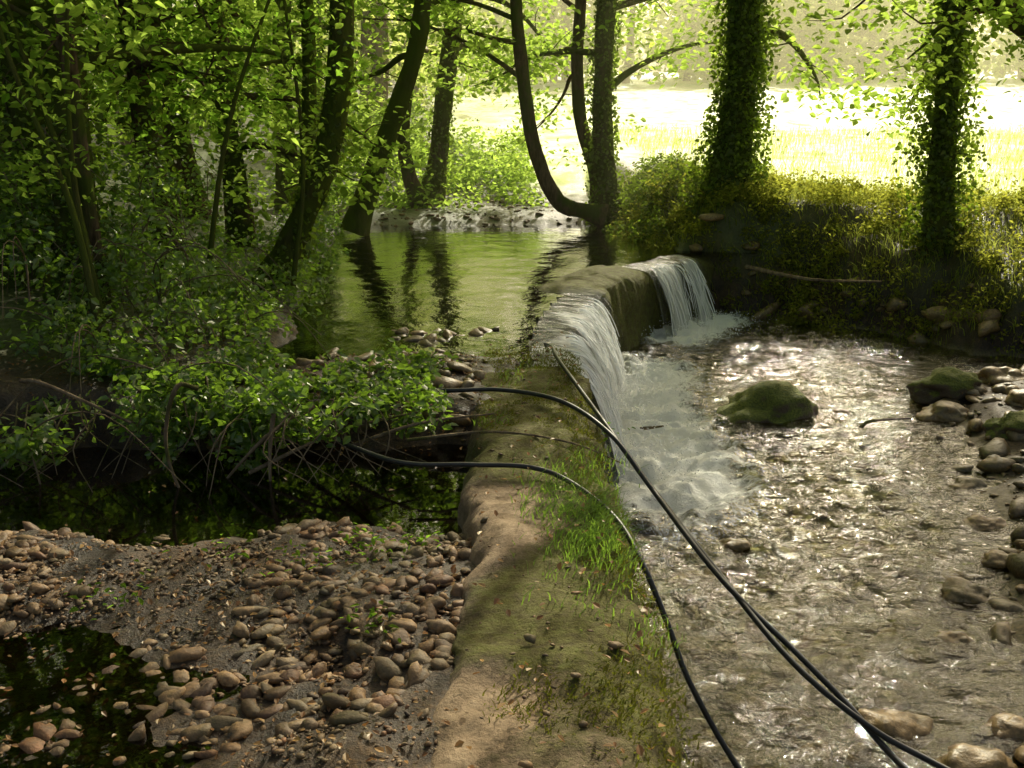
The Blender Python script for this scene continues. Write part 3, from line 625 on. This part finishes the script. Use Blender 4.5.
# ------------------------------------------------------------------ background woodland
def mass(name,pts,rad,per,leaf,mat,trunks=None):
    e=empty(name);a=Acc();leaves(a,clumps(pts,rad,per,.75),leaf);a.obj('foliage',mat,False,e)
    if trunks:
        t=Acc()
        for (x,y,r,h) in trunks:
            z=hz(x,y);tube(t,[(x,y,z-.3),(x+rng.normal(0,.2),y,z+h*.4),(x+rng.normal(0,.5),y,z+h)],[r,r*.8,r*.4],8,4)
        t.obj('trunks',M_bark,True,e)
pts=[];tr=[]
for k in range(26):
    x=rng.uniform(-16,-1);y=rng.uniform(24,44)
    if x>-3 and y<30: continue
    h=rng.uniform(5,7);tr.append((x,y,rng.uniform(.12,.25),h));z=hz(x,y)
    for j in range(20): pts.append((x+rng.normal(0,1.5),y+rng.normal(0,1.3),z+rng.uniform(.6,h)))
mass('background_woodland',pts,rng.uniform(.6,1.1,len(pts)),42,.22,M_leafF,tr)
pts=[];tr=[]
for k in range(52):
    x=rng.uniform(-20,52);y=rng.uniform(60,76)+abs(x-10)*.1
    h=rng.uniform(6,10);tr.append((x,y,.25,h));z=hz(x,y)
    for j in range(24): pts.append((x+rng.normal(0,2),y+rng.normal(0,1.5),z+rng.uniform(.03,1)*h))
mass('distant_treeline',pts,rng.uniform(1.0,2.0,len(pts)),36,.5,M_leafF,tr)
pts=[];tr=[]
for k in range(26):
    x=rng.uniform(-16,-6.5);y=rng.uniform(5,26);h=rng.uniform(4,6);tr.append((x,y,.18,h));z=hz(x,y)
    for j in range(18): pts.append((x+rng.normal(0,1.3),y+rng.normal(0,1.3),z+rng.uniform(.3,h)))
mass('left_woodland',pts,rng.uniform(.6,1.0,len(pts)),38,.2,M_leaf,tr)
# ------------------------------------------------------------------ grass on the weir, plants, litter
ac=Acc()
n=1900;x=rng.normal(.30,.13,n);y=rng.normal(3.95,.27,n);k=(x>.0)&(x<.5)
x,y=x[k],y[k];B=np.stack([x,y,np.where(x>.42,-.06,0.0)],1);blades(ac,B,.095,.0048,(.35,-.1,0),.8)
for (a,b,c,s,nn) in [(.47,2.95,.0,.05,60),(.36,4.6,.0,.09,160),(.1,6.3,.0,.12,120),(-.12,5.3,0,.05,60),(.3,3.2,0,.1,60)]:
    B=np.stack([rng.normal(a,s,nn),rng.normal(b,s*1.6,nn),np.full(nn,c)],1);blades(ac,B,.07,.0045,(.3,-.1,0),.8)
ac.obj('grass_tufts',M_grass,False)
ac=Acc()
for (a,b,nn,s) in [(-.62,3.85,60,.10),(-.85,3.7,30,.07),(-1.5,3.4,40,.08),(-.4,3.9,40,.07),(-1.2,3.8,30,.07),(.55,5.4,20,.06),(-.5,3.2,30,.06)]:
    c=np.stack([rng.normal(a,s,nn),rng.normal(b,s,nn),-.09+np.abs(rng.normal(0,.03,nn))],1);leaves(ac,c,.034,.8,.5,0)
ac.obj('small_weeds',M_leaf,False)
n=5200;x=rng.uniform(-3.2,.5,n);y=rng.uniform(1.8,7.5,n);z=height(x,y);w=np.abs(x-xw(y))<.3;z=np.where(w,.04,z)
k=~((y>4.0)&(y<5.4)&(~w)&(rng.random(n)<.95))&~(w&(rng.random(n)<.7))&~((z<-.2)&(rng.random(n)<.6));x,y,z=x[k],y[k],z[k]
z=np.maximum(z,-.205)+.014;ac=Acc();leaves(ac,np.stack([x,y,z],1),.028,.8,.6,.0);ac.obj('fallen_leaves',M_dead,False)
n=17000;y=rng.uniform(1.9,7.2,n);x=xw(y)+rng.uniform(-.31,.38,n)
k=(fbm(x*1.6,y*1.6,3,4,31)+.35*(x-xw(y))/.3+.45*ss(4.2,5.0,y)>.0+.2*rng.random(n));x,y=x[k],y[k]
ac=Acc();zz=.005+.06*fbm(x*3,y*3,0,4,21)-.08*ss(.27,.36,x-xw(y));blades(ac,np.column_stack([x,y,zz]),.024,.006,(0,0,0),1.1);ac.obj('wall_moss',M_mosst,False)
p=np.column_stack([xw(np.linspace(2.3,7,140))+rng.uniform(-.3,.2,140),np.linspace(2.3,7,140)+rng.normal(0,.1,140)])
stones('wall_pebbles',p,sz(140,.005,.022,3),M_stone,.35,lambda x,y:.01+0*x,T=(TV1,TF1))
# ------------------------------------------------------------------ hoses
def hose(pts,r=.0135):
    a=Acc();tube(a,pts,[r]*len(pts),10,10);a.obj('black_hose',M_hose)
hose([(-1.3,6.1,.02),(-.9,5.95,.04),(-.43,5.82,.05),(-.07,5.8,.06),(.28,5.5,.075),(.53,5.11,.0),(.71,4.8,-.18),(.94,4.3,-.38),(1.17,3.77,-.56),(1.42,3.5,-.7),(1.63,3.36,-.77),(1.9,3.1,-.8)])
hose([(.26,7.6,-.06),(.30,7.2,.0),(.32,6.6,.05),(.5,5.45,.0),(.73,4.75,-.2),(.96,4.2,-.40),(1.22,3.83,-.57),(1.38,3.6,-.68),(1.51,3.36,-.78),(1.7,2.9,-.82)])
hose([(-1.2,5.4,-.05),(-.9,5.05,-.03),(-.54,4.6,.02),(-.2,4.5,.045),(.086,4.45,.05),(.27,4.27,.04),(.44,3.95,.0),(.53,3.7,-.1),(.62,3.58,-.3),(.70,3.48,-.5),(.87,3.36,-.78),(1.0,3.1,-.84)],.012)
def stick(name,pts,r): 
    a=Acc();tube(a,pts,np.linspace(r,r*.4,len(pts)),7,4);a.obj(name,M_twig)
stick('driftwood_stick',[(1.0,7.9,-.86),(1.12,7.7,-.78),(1.2,7.55,-.72)],.018)
stick('driftwood_stick',[(-.55,4.95,.02),(-.1,5.0,.05),(.3,4.85,.04),(.55,4.7,-.02)],.009)
stick('driftwood_stick',[(-.9,5.2,-.1),(-.5,5.15,.05),(-.1,5.3,.06)],.012)
stick('driftwood_stick',[(-1.4,5.0,-.18),(-.9,5.1,.03),(-.35,5.5,.05)],.012)
stick('driftwood_stick',[(2.9,7.9,-.84),(3.0,7.95,-.80),(3.35,8.0,-.79)],.018)
stick('driftwood_stick',[(3.0,12.7,-.2),(3.6,12.0,-.25),(4.3,11.5,-.2)],.03)
# ------------------------------------------------------------------ scatter volume added over far bank and meadow, standing in for lens glare
m,nt,o=newmat('haze');vs=N(nt,'ShaderNodeVolumeScatter');vs.inputs['Color'].default_value=(1,.98,.60,1);vs.inputs['Density'].default_value=.0085;vs.inputs['Anisotropy'].default_value=.45
nt.links.new(vs.outputs[0],o.inputs['Volume'])
hx=np.array([[-60,13.0,-2],[60,13.0,-2],[60,110,-2],[-60,110,-2],[-60,13.0,11],[60,13.0,11],[60,110,11],[-60,110,11]],float)
make_mesh('glare_haze',hx,np.array([[0,3,2,1],[4,5,6,7],[0,1,5,4],[1,2,6,5],[2,3,7,6],[3,0,4,7]]),m,False)
# ------------------------------------------------------------------ light, sky, camera
EL,AZ=math.radians(37),math.radians(18)
w=bpy.data.worlds.new("World");scene.world=w;w.use_nodes=True;nt=w.node_tree
bg=nt.nodes['Background'];sk=nt.nodes.new('ShaderNodeTexSky');sk.sky_type='NISHITA';sk.sun_disc=False;sk.sun_elevation=EL;sk.sun_rotation=AZ
sk.dust_density=7;sk.air_density=.7;sk.ozone_density=.2
cw=mixc(nt,1.0,sk.outputs[0],(1.12,1.08,.84),'MULTIPLY')
nt.links.new(cw,bg.inputs[0]);bg.inputs[1].default_value=.15
L=bpy.data.lights.new('sun','SUN');L.energy=5;L.angle=math.radians(.5);L.color=(1,.93,.70)
lo=bpy.data.objects.new('sun',L);scene.collection.objects.link(lo)
dv=Vector((math.sin(AZ)*math.cos(EL),math.cos(AZ)*math.cos(EL),math.sin(EL)))
lo.rotation_euler=dv.to_track_quat('Z','Y').to_euler();lo.location=(10,30,30)
cam=bpy.data.cameras.new('camera');co=bpy.data.objects.new('camera',cam);scene.collection.objects.link(co)
co.location=(0,0,1.65);co.rotation_euler=(math.radians(75),0,0);cam.lens=35;cam.sensor_width=36;cam.clip_end=1500
scene.camera=co
scene.view_settings.view_transform='Standard';scene.view_settings.look='None';scene.view_settings.exposure=0
